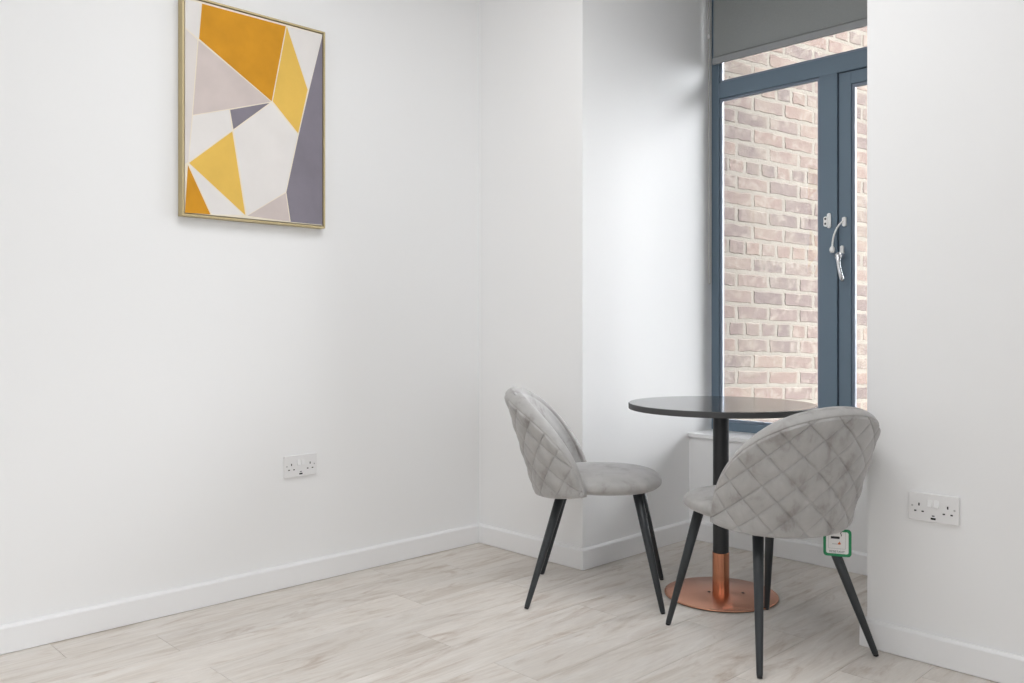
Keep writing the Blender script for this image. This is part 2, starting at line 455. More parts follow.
wbox(bm, mx0, mx1, y0, y1, fz0 + .043, tz0)
obj('window_frame', bm, M_alu, win, bevel=0.002)
# glazing beads of the fixed light and the top light
def beads(bm, x0, x1, z0, z1, w=.016, ya=.010, yb=.030, side=True):
    wbox(bm, x0, x0 + w, YF + ya, YF + yb, z0, z1); wbox(bm, x1 - w, x1, YF + ya, YF + yb, z0, z1)
    wbox(bm, x0 + w, x1 - w, YF + ya, YF + yb, z0, z0 + w); wbox(bm, x0 + w, x1 - w, YF + ya, YF + yb, z1 - w, z1)
bm = bmesh.new()
beads(bm, fx0 + .042, mx0, fz0 + .043, tz0, .012)
obj('glazing_bead', bm, M_alu2, win, bevel=0.002)
bm = bmesh.new()
beads(bm, fx0 + .042, fx1 - .042, tz1, fz1 - .043, .012)
obj('glazing_bead', bm, M_alu2, win, bevel=0.002)
bm = bmesh.new(); wbox(bm, fx0 + .054, mx0 - .012, YF + .016, YF + .020, fz0 + .055, tz0 - .012)
obj('glass_pane', bm, M_glass, win)
bm = bmesh.new(); wbox(bm, fx0 + .054, fx1 - .054, YF + .016, YF + .020, tz1 + .012, fz1 - .055)
obj('glass_pane', bm, M_glass, win)
# casement sash
sx0, sx1, sz0, sz1 = mx1 + .003, fx1 - .045, fz0 + .046, tz0 - .003
sash = bmesh.new()
sw = .056
for (a, b, c, d) in ((sx0, sx0 + sw, sz0, sz1), (sx1 - sw, sx1, sz0, sz1), (sx0 + sw, sx1 - sw, sz0, sz0 + sw), (sx0 + sw, sx1 - sw, sz1 - sw, sz1)):
    wbox(sash, a, b, YF + .010, YF + .042, c, d)
sash_o = obj('casement_sash', sash, M_alu, win, bevel=0.002)
bm = bmesh.new(); beads(bm, sx0 + sw, sx1 - sw, sz0 + sw, sz1 - sw, .014, .018, .036)
obj('glazing_bead', bm, M_alu2, sash_o, bevel=0.002)
bm = bmesh.new(); wbox(bm, sx0 + sw + .014, sx1 - sw - .014, YF + .024, YF + .028, sz0 + sw + .014, sz1 - sw - .014)
obj('glass_pane', bm, M_glass, sash_o)
bm = bmesh.new()
wbox(bm, mx1 - .0005, mx1 + .0035, YF + .014, YF + .034, sz0, sz1); wbox(bm, sx0, sx1, YF + .014, YF + .034, sz1 - .0005, sz1 + .0035)
obj('gasket', bm, M_gasket, win)
# sill board
bm = bmesh.new(); wbox(bm, RX0, RX1, YS - .012, YF + .02, .489, .51)
tag(obj('window_sill', bm, M_sill, win, bevel=0.003, seg=3), 'white sill board')
# restrictor: keeper plate on the mullion, cable from the sash bracket, handle on the sash
def wloc(x, y, z): return Vector((x, y, z)) - W0
Mv = Matrix(((1, 0, 0, 0), (0, 0, -1, 0), (0, 1, 0, 0), (0, 0, 0, 1)))    # (u,v,w) -> (x, z, -y): faces the room
def face_prism(pts, x, y, z, t0, t1):
    return prism(pts, t0, t1, Matrix.Translation(wloc(x, y, z)) @ Mv)
lug = empty('cable_restrictor', wloc(1.236, YF, 1.497)); lug.parent = win
def place(o, parent):      # child built in window coordinates -> under an empty
    o.parent = parent; o.location = o.location - parent.location
kp = obj('keeper_plate', face_prism(rounded_rect(.019, .068, .009), 1.246, YF, 1.498, 0, .009), M_whiteplastic, bevel=0.003); place(kp, lug)
kb = obj('keeper_socket', face_prism(rounded_rect(.020, .046, .008), 1.234, YF, 1.494, 0, .016), M_whiteplastic, bevel=0.003); place(kb, lug)
for dz in (.012, -.010):
    kh = obj('keyhole', face_prism(rounded_rect(.008, .010, .0039), 1.234, YF, 1.494 + dz, .0155, .0168), M_dark); place(kh, lug)
br = obj('cable_bracket', face_prism(rounded_rect(.018, .042, .007), 1.313, YF + .010, 1.488, 0, .014), M_whiteplastic, bevel=0.003); place(br, lug)
pts = []
for t in np.linspace(0, 1, 18):
    a = Vector((1.308, YF - .004, 1.490)); b = Vector((1.276, YF - .035, 1.45)); c = Vector((1.273, YF - .03, 1.368))
    pts.append(a * (1 - t) ** 2 + b * 2 * t * (1 - t) + c * t * t - W0)
cb = obj('cable', tube(pts, .0042, 10), M_whiteplastic, smooth=True); place(cb, lug)
e0 = Vector(pts[-1])
ce = obj('cable_end', tube([e0 + Vector((0, 0, .012)), e0 + Vector((0, 0, .004)), e0 - Vector((0, 0, .006)), e0 - Vector((0, 0, .018))], [.0055, .010, .012, .008], 14), M_whiteplastic, smooth=True); place(ce, lug)
hd = empty('window_handle', wloc(1.303, YF + .006, 1.36)); hd.parent = win
hb = obj('handle_base', face_prism(rounded_rect(.016, .050, .007), 1.303, YF + .010, 1.358, 0, .014), M_whiteplastic, bevel=0.003); place(hb, hd)
hk = obj('handle_hub', tube([wloc(1.300, YF + .004, 1.335), wloc(1.300, YF - .030, 1.335)], [.017, .0165], 20), M_chrome, smooth=False, bevel=0.002); place(hk, hd)
hl = obj('lock_barrel', tube([wloc(1.294, YF - .029, 1.335), wloc(1.294, YF - .0325, 1.335)], .0075, 14), M_dark); place(hl, hd)
lv = []
for t in np.linspace(0, 1, 12):
    lv.append(wloc(1.298 + .022 * t, YF - .028 - .012 * math.sin(t * PI), 1.345 - .122 * t))
ll = obj('handle_lever', tube(lv, [.010, .0105, .010, .0092, .0088, .0086, .0086, .0086, .0088, .009, .0092, .007], 14), M_chrome, smooth=True); place(ll, hd)

# ------------------------------------------------------------------ roller blind
YBL = 0.962
bl = empty('roller_blind', ((RX0 + RX1) / 2, YBL, 2.70))
tag(bl, 'charcoal grey roller blind pulled partly down over the top of the window', 'blind')
B0 = Vector(bl.location)
def bbx(x0, x1, y0, y1, z0, z1, bm=None):
    bm = bm or bmesh.new()
    add_box(bm, x0 - B0.x, x1 - B0.x, y0 - B0.y, y1 - B0.y, z0 - B0.z, z1 - B0.z); return bm
bx0, bx1 = 0.666, 1.812
obj('blind_fabric', bbx(bx0, bx1, YBL - .0012, YBL + .0012, 2.345, 2.70), M_blind, bl)
obj('bottom_bar', bbx(bx0 - .006, bx1 + .006, YBL - .006, YBL + .006, 2.318, 2.350), M_blindbar, bl, bevel=0.004, seg=3)
obj('hem', bbx(bx0, bx1, YBL - .0065, YBL + .004, 2.3535, 2.362), M_blind, bl, bevel=0.002)
obj('roller_tube', tube([(bx0 - B0.x, .0, .02), (bx1 - B0.x, .0, .02)], .022, 32), M_blind, bl, smooth=False)
bm = bbx(bx0 - .02, bx0 - .014, YBL - .03, YBL + .03, 2.67, 2.75)
obj('bracket', bm, M_whiteplastic, bl)
bm = bbx(bx1 + .014, bx1 + .02, YBL - .03, YBL + .03, 2.67, 2.75)
obj('bracket', bm, M_whiteplastic, bl)
# control chain: a narrow loop of beads beside the left jamb
bm = bmesh.new()
cx, zt, zb = 0.643, 2.70, 1.235
zz = zb
path = [(cx, YBL - .010, 2.69), (cx, YBL - .010, zb + .01)]
for a in np.linspace(0, PI, 9)[1:-1]:
    path.append((cx, YBL - .010 * math.cos(a), zb + .01 - .010 * math.sin(a)))
path += [(cx, YBL + .010, zb + .01), (cx, YBL + .010, 2.69)]
tube([Vector(p) - B0 for p in path], .0022, 8, bm)
for y in (YBL - .010, YBL + .010):
    z = zb + .02
    while z < 2.68:
        bmesh.ops.create_icosphere(bm, subdivisions=1, radius=.0034, matrix=Matrix.Translation(Vector((cx, y, z)) - B0)); z += .012
obj('control_chain', bm, M_cord, bl, smooth=True)
bm = bmesh.new()
bmesh.ops.create_uvsphere(bm, u_segments=16, v_segments=10, radius=.009, matrix=Matrix.Translation(Vector((cx + .001, YBL - .012, 2.46)) - B0) @ Matrix.Diagonal((.7, .7, 1.3, 1)))
obj('chain_connector', bm, M_whiteplastic, bl, smooth=True)

# ------------------------------------------------------------------ outside: neighbouring brick wall and paving
P0 = Vector((0.641, 1.085, 0.0)); dirw = Vector((math.sin(math.radians(14.6)), math.cos(math.radians(14.6)), 0))
nrmw = Vector((dirw.y, -dirw.x, 0))
CH, BLN, MJ = 0.0835, 0.226, 0.013
bm = bmesh.new(); seed = bm.loops.layers.float_color.new('seed')
rng = random.Random(11)
DIP = -0.036
def wpt(s, d, z): return P0 + dirw * s + nrmw * d + Vector((0, 0, z + DIP * s))
def wbrick(s0, s1, z0, z1):
    d0 = rng.uniform(-.0006, .0012); before = len(bm.faces)
    j = lambda a=.0035: rng.uniform(-a, a)
    c = .006
    def rag(pts, a):
        out = []
        for k in range(4):
            p, q = pts[k], pts[(k + 1) % 4]
            n = 6 if abs(p[0] - q[0]) > .15 else 3
            for t in range(n): out.append((p[0] + (q[0] - p[0]) * t / n + j(a), p[1] + (q[1] - p[1]) * t / n + j(a)))
        return out
    loop = rag([(s0, z0), (s1, z0), (s1, z1), (s0, z1)], .0032)
    ms, mz = (s0 + s1) / 2, (z0 + z1) / 2
    inn = [(p + c * (1 if p < ms - .0 else -1) * min(1, abs(p - ms) / .02), q + c * (1 if q < mz else -1) * min(1, abs(q - mz) / .02)) for p, q in loop]
    a = [bm.verts.new(wpt(p, -.03, q)) for p, q in loop]
    b = [bm.verts.new(wpt(p, d0 - .0035, q)) for p, q in loop]
    e = [bm.verts.new(wpt(p, d0 + .0012 + j(.0006), q)) for p, q in inn]
    n_ = len(loop)
    for u, v in ((a, b), (b, e)):
        for k in range(n_): bm.faces.new((u[k], u[(k + 1) % n_], v[(k + 1) % n_], v[k]))
    bm.faces.new(e)
    bm.faces.ensure_lookup_table()
    col = (rng.random(), rng.random(), rng.random(), 1)
    for f in bm.faces[before:]:
        for l in f.loops: l[seed] = col
LEN = 3.4
z0base = -0.528
for r in range(60):
    z0 = z0base + r * CH
    header = (r % 5 == 3)
    step = BLN / 2 if header else BLN
    off = (-BLN / 2 if r % 2 else 0.0) - (BLN * .25 if header else 0) - 0.02
    s = off
    while s < LEN:
        a, b = max(s + MJ / 2, 0.0), min(s + step - MJ / 2, LEN)
        if b - a > .02: wbrick(a, b, z0 + MJ / 2, z0 + CH - MJ / 2)
        s += step
nb = len(bm.faces)
zz0, zz1 = z0base, z0base + 60 * CH
vs = [bm.verts.new(wpt(s, d, z)) for (s, d, z) in ((0, -.25, zz0), (LEN, -.25, zz0), (LEN, -.0003, zz0), (0, -.0003, zz0), (0, -.25, zz1), (LEN, -.25, zz1), (LEN, -.0003, zz1), (0, -.0003, zz1))]
for f in ((0, 3, 2, 1), (4, 5, 6, 7), (0, 1, 5, 4), (1, 2, 6, 5), (2, 3, 7, 6), (3, 0, 4, 7)):
    bm.faces.new([vs[i] for i in f]).material_index = 1
struct('wall_outside', bm, [M_brick, M_mortar], 'pale weathered brick wall of the building outside the window', 'brick wall')
struct('ground_outside', box(-60, 60, 1.13, 80, -0.45, -0.35), M_paving, 'grey paved ground outside the window', 'ground')

# ------------------------------------------------------------------ framed print
POLY = [
    ('W1', [(-1.418, 2.19), (-1.358, 2.19), (-1.369, 2.058), (-1.418, 2.086)]),
    ('O1', [(-1.358, 2.19), (-1.02, 2.19), (-1.08, 1.885), (-1.369, 2.058)]),
    ('M1', [(-1.371, 2.054), (-1.083, 1.883), (-1.392, 1.78)]),
    ('L1', [(-1.418, 2.084), (-1.373, 2.055), (-1.393, 1.78), (-1.409, 1.609), (-1.42, 1.6)]),
    ('Y1', [(-1.018, 2.19), (-0.924, 1.962), (-0.966, 1.78), (-1.078, 1.886)]),
    ('W2', [(-1.017, 2.19), (-0.857, 2.194), (-0.916, 1.971), (-0.922, 1.964)]),
    ('G1', [(-0.857, 2.191), (-0.857, 1.431), (-1.001, 1.431), (-1.02, 1.543), (-0.965, 1.781), (-0.914, 1.974)]),
    ('W3', [(-1.081, 1.882), (-0.968, 1.778), (-1.021, 1.544), (-1.184, 1.438), (-1.237, 1.75)]),
    ('G2', [(-1.251, 1.825), (-1.089, 1.88), (-1.238, 1.753)]),
    ('W4', [(-1.392, 1.779), (-1.252, 1.825), (-1.241, 1.751), (-1.407, 1.611)]),
    ('Y2', [(-1.24, 1.747), (-1.188, 1.438), (-1.406, 1.608)]),
    ('O2', [(-1.41, 1.6), (-1.324, 1.43), (-1.42, 1.425)]),
    ('W5', [(-1.406, 1.604), (-1.194, 1.438), (-1.321, 1.431)]),
    ('M2', [(-1.182, 1.437), (-1.021, 1.542), (-1.003, 1.432)])]
def paint(name, c, amt=0.10):
    return principled(name, lin(c), 0.75, spec=0.2, bump=(500, 0.15, 0.0005), var=(9, amt))
PM = {'W': paint('canvas_off_white', (226, 222, 219), .025), 'O': paint('canvas_ochre', (207, 146, 40)), 'M': paint('canvas_mauve', (203, 191, 187), .06),
      'L': paint('canvas_pale_mauve', (218, 211, 207), .03), 'Y': paint('canvas_yellow', (226, 186, 92), .05), 'G': paint('canvas_slate', (131, 126, 136), .06)}
M_seamcanvas = paint('canvas_line', (232, 222, 204), .02)
FY0, FY1, FZ0, FZ1, FX = -1.431, -0.847, 1.417, 2.207, 0.018
pic = empty('framed_print', (XW, (FY0 + FY1) / 2, (FZ0 + FZ1) / 2))
tag(pic, 'gold framed geometric print in ochre, mauve and slate on the left wall', 'picture')
Q0 = Vector(pic.location)
def qb(bm, x0, x1, y0, y1, z0, z1): add_box(bm, x0 - Q0.x, x1 - Q0.x, y0 - Q0.y, y1 - Q0.y, z0 - Q0.z, z1 - Q0.z)
fw = .0075
bm = bmesh.new()
qb(bm, XW, FX, FY0, FY0 + fw, FZ0, FZ1); qb(bm, XW, FX, FY1 - fw, FY1, FZ0, FZ1)
qb(bm, XW, FX, FY0 + fw, FY1 - fw, FZ0, FZ0 + fw); qb(bm, XW, FX, FY0 + fw, FY1 - fw, FZ1 - fw, FZ1)
obj('picture_frame', bm, M_gold, pic, bevel=0.0008)
bm = bmesh.new(); qb(bm, XW + .004, XW + .008, FY0 + fw, FY1 - fw, FZ0 + fw, FZ1 - fw)
obj('backing_board', bm, M_dark, pic)
cy0, cy1, cz0, cz1 = FY0 + fw + .0035, FY1 - fw - .0035, FZ0 + fw + .0035, FZ1 - fw - .0035
bm = bmesh.new(); qb(bm, XW + .008, .0142, cy0, cy1, cz0, cz1)
mats = [M_seamcanvas]; idx = {}
for k, m in PM.items(): idx[k] = len(mats); mats.append(m)
ym, zm = (cy0 + cy1) / 2, (cz0 + cz1) / 2
for k, pts in POLY:
    pts = [(min(max(y, cy0), cy1), min(max(z, cz0), cz1)) for y, z in pts]
    # shrink 1 mm towards the centre to leave the thin pale line between the shapes
    gy = sum(p[0] for p in pts) / len(pts); gz = sum(p[1] for p in pts) / len(pts)
    pts = [(y if abs(y - cy0) < .004 or abs(y - cy1) < .004 else y + .0012 * (1 if gy > y else -1), z if abs(z - cz0) < .004 or abs(z - cz1) < .004 else z + .0012 * (1 if gz > z else -1)) for y, z in pts]
    vs = [bm.verts.new((.0146 - Q0.x, y - Q0.y, z - Q0.z)) for y, z in pts]
    f = bm.faces.new(vs); f.material_index = idx[k[0]]
cv = bpy.data.meshes.new('canvas'); 
bm.normal_update()
for f in bm.faces:
    if f.material_index and f.normal.x < 0: f.normal_flip()
bm.to_mesh(cv); bm.free()
link_mesh('canvas', cv, mats, pic)

# ------------------------------------------------------------------ sockets
def socket(loc, rz, label):
    """local x along the plate, -y out of the wall, z up; origin at the plate centre on the wall."""
    r = empty('wall_socket', loc, rz)
    tag(r, label, 'socket', 'double sockets on the walls')
    T = .009
    pl = prism(rounded_rect(.146, .086, .004), 0, T, Mv)
    obj('faceplate', pl, M_socket, r, bevel=0.0025, seg=3)
    def slot(x, z, w, h): obj('pin_slot', prism(rounded_rect(w, h, min(w, h) * .2), T - .003, T + .0003, Matrix.Translation((x, 0, z)) @ Mv), M_dark, r)
    for cx in (-.0415, .0415):
        slot(cx, .007, .0042, .0086)
        slot(cx - .011, -.0135, .0070, .0042); slot(cx + .011, -.0135, .0070, .0042)
    for cx in (-.0095, .0095):
        s = prism(rounded_rect(.0135, .022, .001), T - .002, T + .0045, Matrix.Translation((cx, 0, .0135)) @ Mv)
        for v in s.verts:
            if v.co.y < -T and v.co.z > .013: v.co.y += .0038
        obj('rocker_switch', s, M_switch, r, bevel=0.0006)
    for z, w, h in ((-.0235, .008, .0032), (-.032, .0145, .0062)):
        obj('usb_port', prism(rounded_rect(w, h, .001), T - .003, T + .0003, Matrix.Translation((.0, 0, z)) @ Mv), M_dark, r)
    for cx in (-.0615, .0605):
        obj('screw', prism([(.0031 * math.cos(a), .0031 * math.sin(a)) for a in np.linspace(0, 2 * PI, 17)[:-1]], T - .001, T + .0006, Matrix.Translation((cx, 0, .0015)) @ Mv), M_screw, r)
    return r
socket((XW, -0.9415, 0.471), PI / 2, 'white double wall socket on the left wall below the framed print')
socket((2.0435, YB, 0.472), 0, 'white double wall socket on the right wall beside the front chair')

# ------------------------------------------------------------------ bistro table
TX, TY, TH, TR = 1.227, 0.135, 0.730, 0.349
tb = empty('bistro_table', (TX, TY, 0))
tag(tb, 'round black pedestal bistro table with a copper base between the two chairs', 'table')
top = lathe([(0, TH - .022), (TR - .002, TH - .022), (TR, TH - .020), (TR, TH - .0025), (TR - .0025, TH), (0, TH)], 160)
for f in top.faces:
    if abs(f.calc_center_median().z - TH) < .0005: f.material_index = 0
    else: f.material_index = 1
o = obj('tabletop', top, [M_top, M_edge], tb, smooth=True)
o.data.set_sharp_from_angle(angle=math.radians(35)) if hasattr(o.data, 'set_sharp_from_angle') else None
bm = lathe([(0, TH - .028), (.13, TH - .028), (.13, TH - .022), (0, TH - .022)], 48)
obj('mounting_plate', bm, M_black, tb)
o = obj('pole', lathe([(0, .16), (.0295, .16), (.0295, TH - .028), (0, TH - .028)], 64), M_black, tb, smooth=True)
if hasattr(o.data, 'set_sharp_from_angle'): o.data.set_sharp_from_angle(angle=math.radians(35))
o = obj('copper_sleeve', lathe([(0, .009), (.0315, .009), (.0315, .1635), (.0310, .164), (0, .164)], 64), M_copper2, tb, smooth=True)
if hasattr(o.data, 'set_sharp_from_angle'): o.data.set_sharp_from_angle(angle=math.radians(35))
tag(o, 'brushed copper sleeve')
BR = .212
o = obj('base_plate', lathe([(0, .0022), (BR - .004, .0022), (BR - .001, .003), (BR, .005), (BR - .001, .0078), (BR - .004, .009), (.0315, .0095), (0, .0095)], 128), M_copper, tb, smooth=True)
if hasattr(o.data, 'set_sharp_from_angle'): o.data.set_sharp_from_angle(angle=math.radians(50))
tag(o, 'round brushed copper plate')
obj('base_ring', lathe([(0, 0), (BR - .006, 0), (BR - .006, .0024), (0, .0024)], 96), M_foot, tb)
F2 = Vector((-0.7176, 0.6965, 0)); R2 = Vector((0.6965, 0.7176, 0))
for d in (R2 * .083 + F2 * -.005, R2 * -.043 + F2 * .01):
    obj('screw', lathe([(0, .0092), (.006, .0092), (.006, .0105), (.003, .0112), (0, .0112)], 16, c=(d.x, d.y)), M_dark, tb)

# ------------------------------------------------------------------ velvet chairs
def phi_out(z):
    z0, zt = .46, .787
    if z <= z0:
        f = 1.0
    else:
        q = min((z - z0) / (zt - z0), 1.0); f = math.sqrt(max(0.0, 1 - q * q))
    w = 1.57 * f
    if z < .425:                       # rounded lower front corners
        k = (.425 - z) / .040
        w -= .05 * k * k
    return w
ZB, ZT = .390, .787
WB, DB, RF = .224, .178, .225
def mid(phi, z):
    sc = -.208 - (z - .40) * .31
    lift = .024 * (phi / 1.57) ** 2 * (ZT - z) / (ZT - ZB)
    db = DB - .02 * max(0.0, z - .41)
    wb = WB + .028 * max(0.0, z - .42) / .3
    return np.array([sc + db * (1 - math.cos(phi)), wb * math.sin(phi), z + lift])

QX, QZ, QO = .0475, .0475, .0120
def back_meshes():
    nu, nv = 240, 180
    us = -np.cos(np.linspace(0, PI, nu)) ; us = .65 * us + .35 * np.linspace(-1, 1, nu)
    vs = (1 - np.cos(np.linspace(0, PI, nv))) / 2; vs = .7 * vs + .3 * np.linspace(0, 1, nv)
    # outline in flattened coordinates
    zz = ZB + (ZT - ZB) * (1 - (1 - np.linspace(0, 1, 160)) ** 2.2)
    ox = np.array([phi_out(z) * RF for z in zz])
    out = np.concatenate([np.stack([ox, zz], 1), np.stack([-ox[::-1], zz[::-1]], 1), np.stack([np.linspace(-ox[0], ox[0], 80), np.full(80, ZB)], 1)])
    def dense(P, step=.002):
        Q = []
        for a, b in zip(P[:-1], P[1:]):
            n = max(1, int(np.hypot(*(b - a)) / step))
            for t in range(n): Q.append(a + (b - a) * t / n)
        return np.array(Q)
    arch = dense(np.concatenate([np.stack([ox, zz], 1), np.stack([-ox[::-1], zz[::-1]], 1)]), .0006)
    out = dense(out)
    verts_o, verts_i, dist = [], [], []
    T, RR = .034, .022
    for v in vs:
        z = ZB + (ZT - ZB) * v
        pm = phi_out(z)
        for iu, u in enumerate(us):
            phi = u * pm
            xf = phi * RF
            d = math.sqrt(((out - np.array([xf, z])) ** 2).sum(1).min())
            if d < .0021: d = 0.0 if (abs(u) > .9999 or v in (vs[0], vs[-1])) else d
            e = 1e-3
            Pm = mid(phi, z)
            n = np.cross(mid(phi + e, z) - mid(phi - e, z), mid(phi, z + e) - mid(phi, z - e))
            n /= np.linalg.norm(n)
            if n[0] > 0 and abs(phi) < 1.2: n = -n          # outward = backwards at the middle
            if abs(phi) >= 1.2 and n[1] * phi < 0: n = -n
            # outer quilting: thin stitched diagonals over soft pads, a seam along the arch
            ds = math.sqrt(((arch - np.array([xf, z])) ** 2).sum(1).min())
            q = min(min(ds / RR, (z - ZB) / .014), 1.0)
            if iu in (0, nu - 1) or z <= ZB + 1e-9 or z >= ZT - 1e-9: q = 0.0
            h = T * math.sqrt(max(0.0, 1 - (1 - q) ** 2))
            g = 0.0
            if ds > .014:
                a = (xf / QX + (z + QO) / QZ) / 2; b = (xf / QX - (z + QO) / QZ) / 2
                da = abs(a - round(a)); db = abs(b - round(b))
                ramp = min((ds - .014) / .004, 1) * min(d / .02, 1)
                pill = math.sin(PI * da) * math.sin(PI * db)
                g = ramp * (-.0042 * math.exp(-(da / .026) ** 2) - .0042 * math.exp(-(db / .026) ** 2) + .0050 * pill - .001)
            g += -.0040 * math.exp(-((ds - .0155) / .0028) ** 2) * min(d / .02, 1)
            verts_o.append(Pm + n * (h + g))
            # inner pad: plump, with soft creases near the seat joint
            pl = .010 * min(d / .09, 1) * math.sin(min(d / .09, 1) * PI / 2)
            cr = -.0022 * math.exp(-((d - .034) / .006) ** 2) + .0016 * math.sin(phi * 16 + 3 * math.sin(z * 21)) * min(d / .06, 1) * max(0, (.72 - z) / .3)
            verts_i.append(Pm - n * (h * .9 + pl + cr))
            dist.append(ds if d > .012 else 0.0)
    idx = lambda i, j: j * nu + i
    quads = [(idx(i, j), idx(i + 1, j), idx(i + 1, j + 1), idx(i, j + 1)) for j in range(nv - 1) for i in range(nu - 1)]
    def build(parts):
        bm = bmesh.new()
        for V, qs, flip in parts:
            used = {}
            for q in qs:
                f = []
                for k in q:
                    if k not in used: used[k] = bm.verts.new(V[k])
                    f.append(used[k])
                f = f[::-1] if flip else f
                try: bm.faces.new(f)
                except ValueError: pass
        bmesh.ops.remove_doubles(bm, verts=bm.verts[:], dist=.0002)
        bmesh.ops.dissolve_degenerate(bm, dist=.00005, edges=bm.edges[:])
        return bm
    panel = [q for q in quads if min(dist[k] for k in q) > .0165]
    rim = [q for q in quads if min(dist[k] for k in q) <= .0165]
    return build([(verts_o, rim, False), (verts_i, quads, True)]), build([(verts_o, panel, False)])

def seat_mesh():
    bm = bmesh.new()
    nt, nr = 112, 44
    rings = []
    def R(th):
        c, s = math.cos(th), math.sin(th)
        a = .243 if c > 0 else .205
        b = .232 if c > 0 else .232 - .032 * min(1, abs(c) * 1.6)
        m = 2.7
        return (abs(c / a) ** m + abs(s / b) ** m) ** (-1 / m)
    for k in range(nr + 1):
        t = PI * k / nr
        n = 2.7
        r = abs(math.sin(t)) ** (2 / n); zz = math.copysign(abs(math.cos(t)) ** (2 / n), math.cos(t))
        ring = []
        for i in range(nt):
            th = 2 * PI * i / nt
            rad = R(th) * r
            x, y = rad * math.cos(th), rad * math.sin(th)
            z = .441 + (.040 * zz if zz > 0 else .041 * zz)
            if zz > 0: z += .008 * (1 - r * r)
            # soft wrinkles in the velvet and a piped seam round the side
            if zz > 0: z += .0012 * math.sin(26 * y + 5 * x) * math.sin(9 * x + 1)
            sr = 1 - .006 * math.exp(-((zz + .35) / .07) ** 2)
            # rounder nose: the underside sweeps up at the front
            if zz < 0 and x > .12: z += .006 * ((x - .12) / .12) ** 2 * (-zz)
            if x > .14 and zz > 0: z -= .003 * ((x - .14) / .10) ** 2 * zz
            ring.append((x * sr, y * sr, z))
        rings.append(ring)
    top = bm.verts.new((0, 0, rings[0][0][2])); bot = bm.verts.new((0, 0, rings[-1][0][2]))
    vr = [[bm.verts.new(p) for p in ring] for ring in rings[1:-1]]
    for i in range(nt):
        j = (i + 1) % nt
        bm.faces.new((top, vr[0][i], vr[0][j])); bm.faces.new((bot, vr[-1][j], vr[-1][i]))
        for a, b in zip(vr, vr[1:]): bm.faces.new((a[i], b[i], b[j], a[j]))
    return bm

def leg_bm(top, foot):
    top, foot = Vector(top), Vector(foot)
    d = (top - foot).normalized()
    return tube([foot + d * .006, foot + d * .012, foot + (top - foot) * .5, top], [.0088, .0095, .0140, .0178], 24)

def make_chair(label, loc, rz):
    r = empty('velvet_chair', loc, rz)
    tag(r, label, 'chair', 'grey velvet chairs at the bistro table')
    b1, b2 = back_meshes()
    back = obj('backrest', b1, M_velvet, r, smooth=True)
    obj('quilted_panel', b2, M_velvet, back, smooth=True)
    obj('seat', seat_mesh(), M_velvet, r, smooth=True)
    for tp, ft in (((.154, -.148, .418), (.246, -.205, 0)), ((.154, .148, .418), (.248, .214, 0)), ((-.123, -.119, .412), (-.243, -.225, 0)), ((-.123, .132, .412), (-.240, .220, 0))):
        lg = obj('leg', leg_bm(tp, ft), M_leg, r, smooth=True)
        d = (Vector(tp) - Vector(ft)).normalized()
        obj('foot_glide', tube([Vector(ft), Vector(ft) + d * .0075], [.0078, .0086], 20), M_foot, lg)
    return r
def copy_tree(o, parent=None):
    c = o.copy(); COL.objects.link(c)
    if parent: c.parent = parent
    for ch in [x for x in o.children]: copy_tree(ch, c)
    return c
chairA = make_chair('grey velvet chair in the corner seen from the side, left of the round table', (0.8835, -0.185, 0), math.radians(39.4))
chairB = copy_tree(chairA)
chairB.location = (1.588, -0.170, 0); chairB.rotation_euler = (0, 0, math.radians(158.8))
for ch in chairA.children:
    if ch.name.startswith('leg'): ch.rotation_euler.z = math.radians(-2.5)
for ch in chairB.children:
    if ch.name.startswith('seat'): ch.location.x = .015
chairB['label'] = 'grey velvet chair with its quilted back to the viewer and a green edged tag'

# ------------------------------------------------------------------ green edged swing tag under the front chair
CAM = Vector((3.019, -2.713, 1.02))
fB = Vector((math.cos(math.radians(158.8)), math.sin(math.radians(158.8)), 0)); lB = Vector((fB.y, -fB.x, 0))
tc_ = Vector((1.588, -0.170, 0)) + fB * -.168 + lB * .140 + Vector((0, 0, .343))
tg = empty('swing_tag', tc_, 0)
tag(tg, 'small white card tag with a green border hanging under the front chair', 'tag')
dv = (CAM - tc_); dv.z = 0; dv.normalize()
tg.rotation_euler = (0, 0, math.atan2(dv.y, dv.x) + PI / 2)      # local -y faces the viewer side
cw, chh = .081, .084
obj('card', prism(rounded_rect(cw, chh, .010), 0, .0012, Mv), M_card, tg)
def ring(w, h, r, b, t0, t1):
    bm = bmesh.new(); o_, i_ = rounded_rect(w, h, r), rounded_rect(w - 2 * b, h - 2 * b, max(r - b * .6, .0006))
    A = [[bm.verts.new(Mv @ Vector((u, v, t))) for u, v in p] for p, t in ((o_, t0), (o_, t1), (i_, t1), (i_, t0))]
    n = len(o_)
    for k in range(4):
        a, b_ = A[k], A[(k + 1) % 4]
        for q in range(n): bm.faces.new((a[q], a[(q + 1) % n], b_[(q + 1) % n], b_[q]))
    return bm
obj('border', ring(cw + .002, chh + .002, .011, .0085, -.0003, .0018), M_green, tg)
obj('panel_outline', ring(.052, .054, .003, .0008, .0012, .0014), M_greyink, tg).location = (-.001, 0, .008)
bar = prism(rounded_rect(.026, .0075, .001), .0012, .0015, Matrix.Translation((-.006, 0, .0155)) @ Mv)
obj('cigarette_mark', bar, M_ink, tg)
sm = tube([(.011, -.0014, .021), (.0125, -.0014, .025), (.0095, -.0014, .029), (.0115, -.0014, .034)], .0011, 8)
obj('smoke_mark', sm, M_ink, tg)
obj('match_mark', prism(rounded_rect(.016, .0016, .0005), .0012, .0015, Matrix.Translation((-.007, 0, -.0045)) @ Mv), M_greyink, tg)
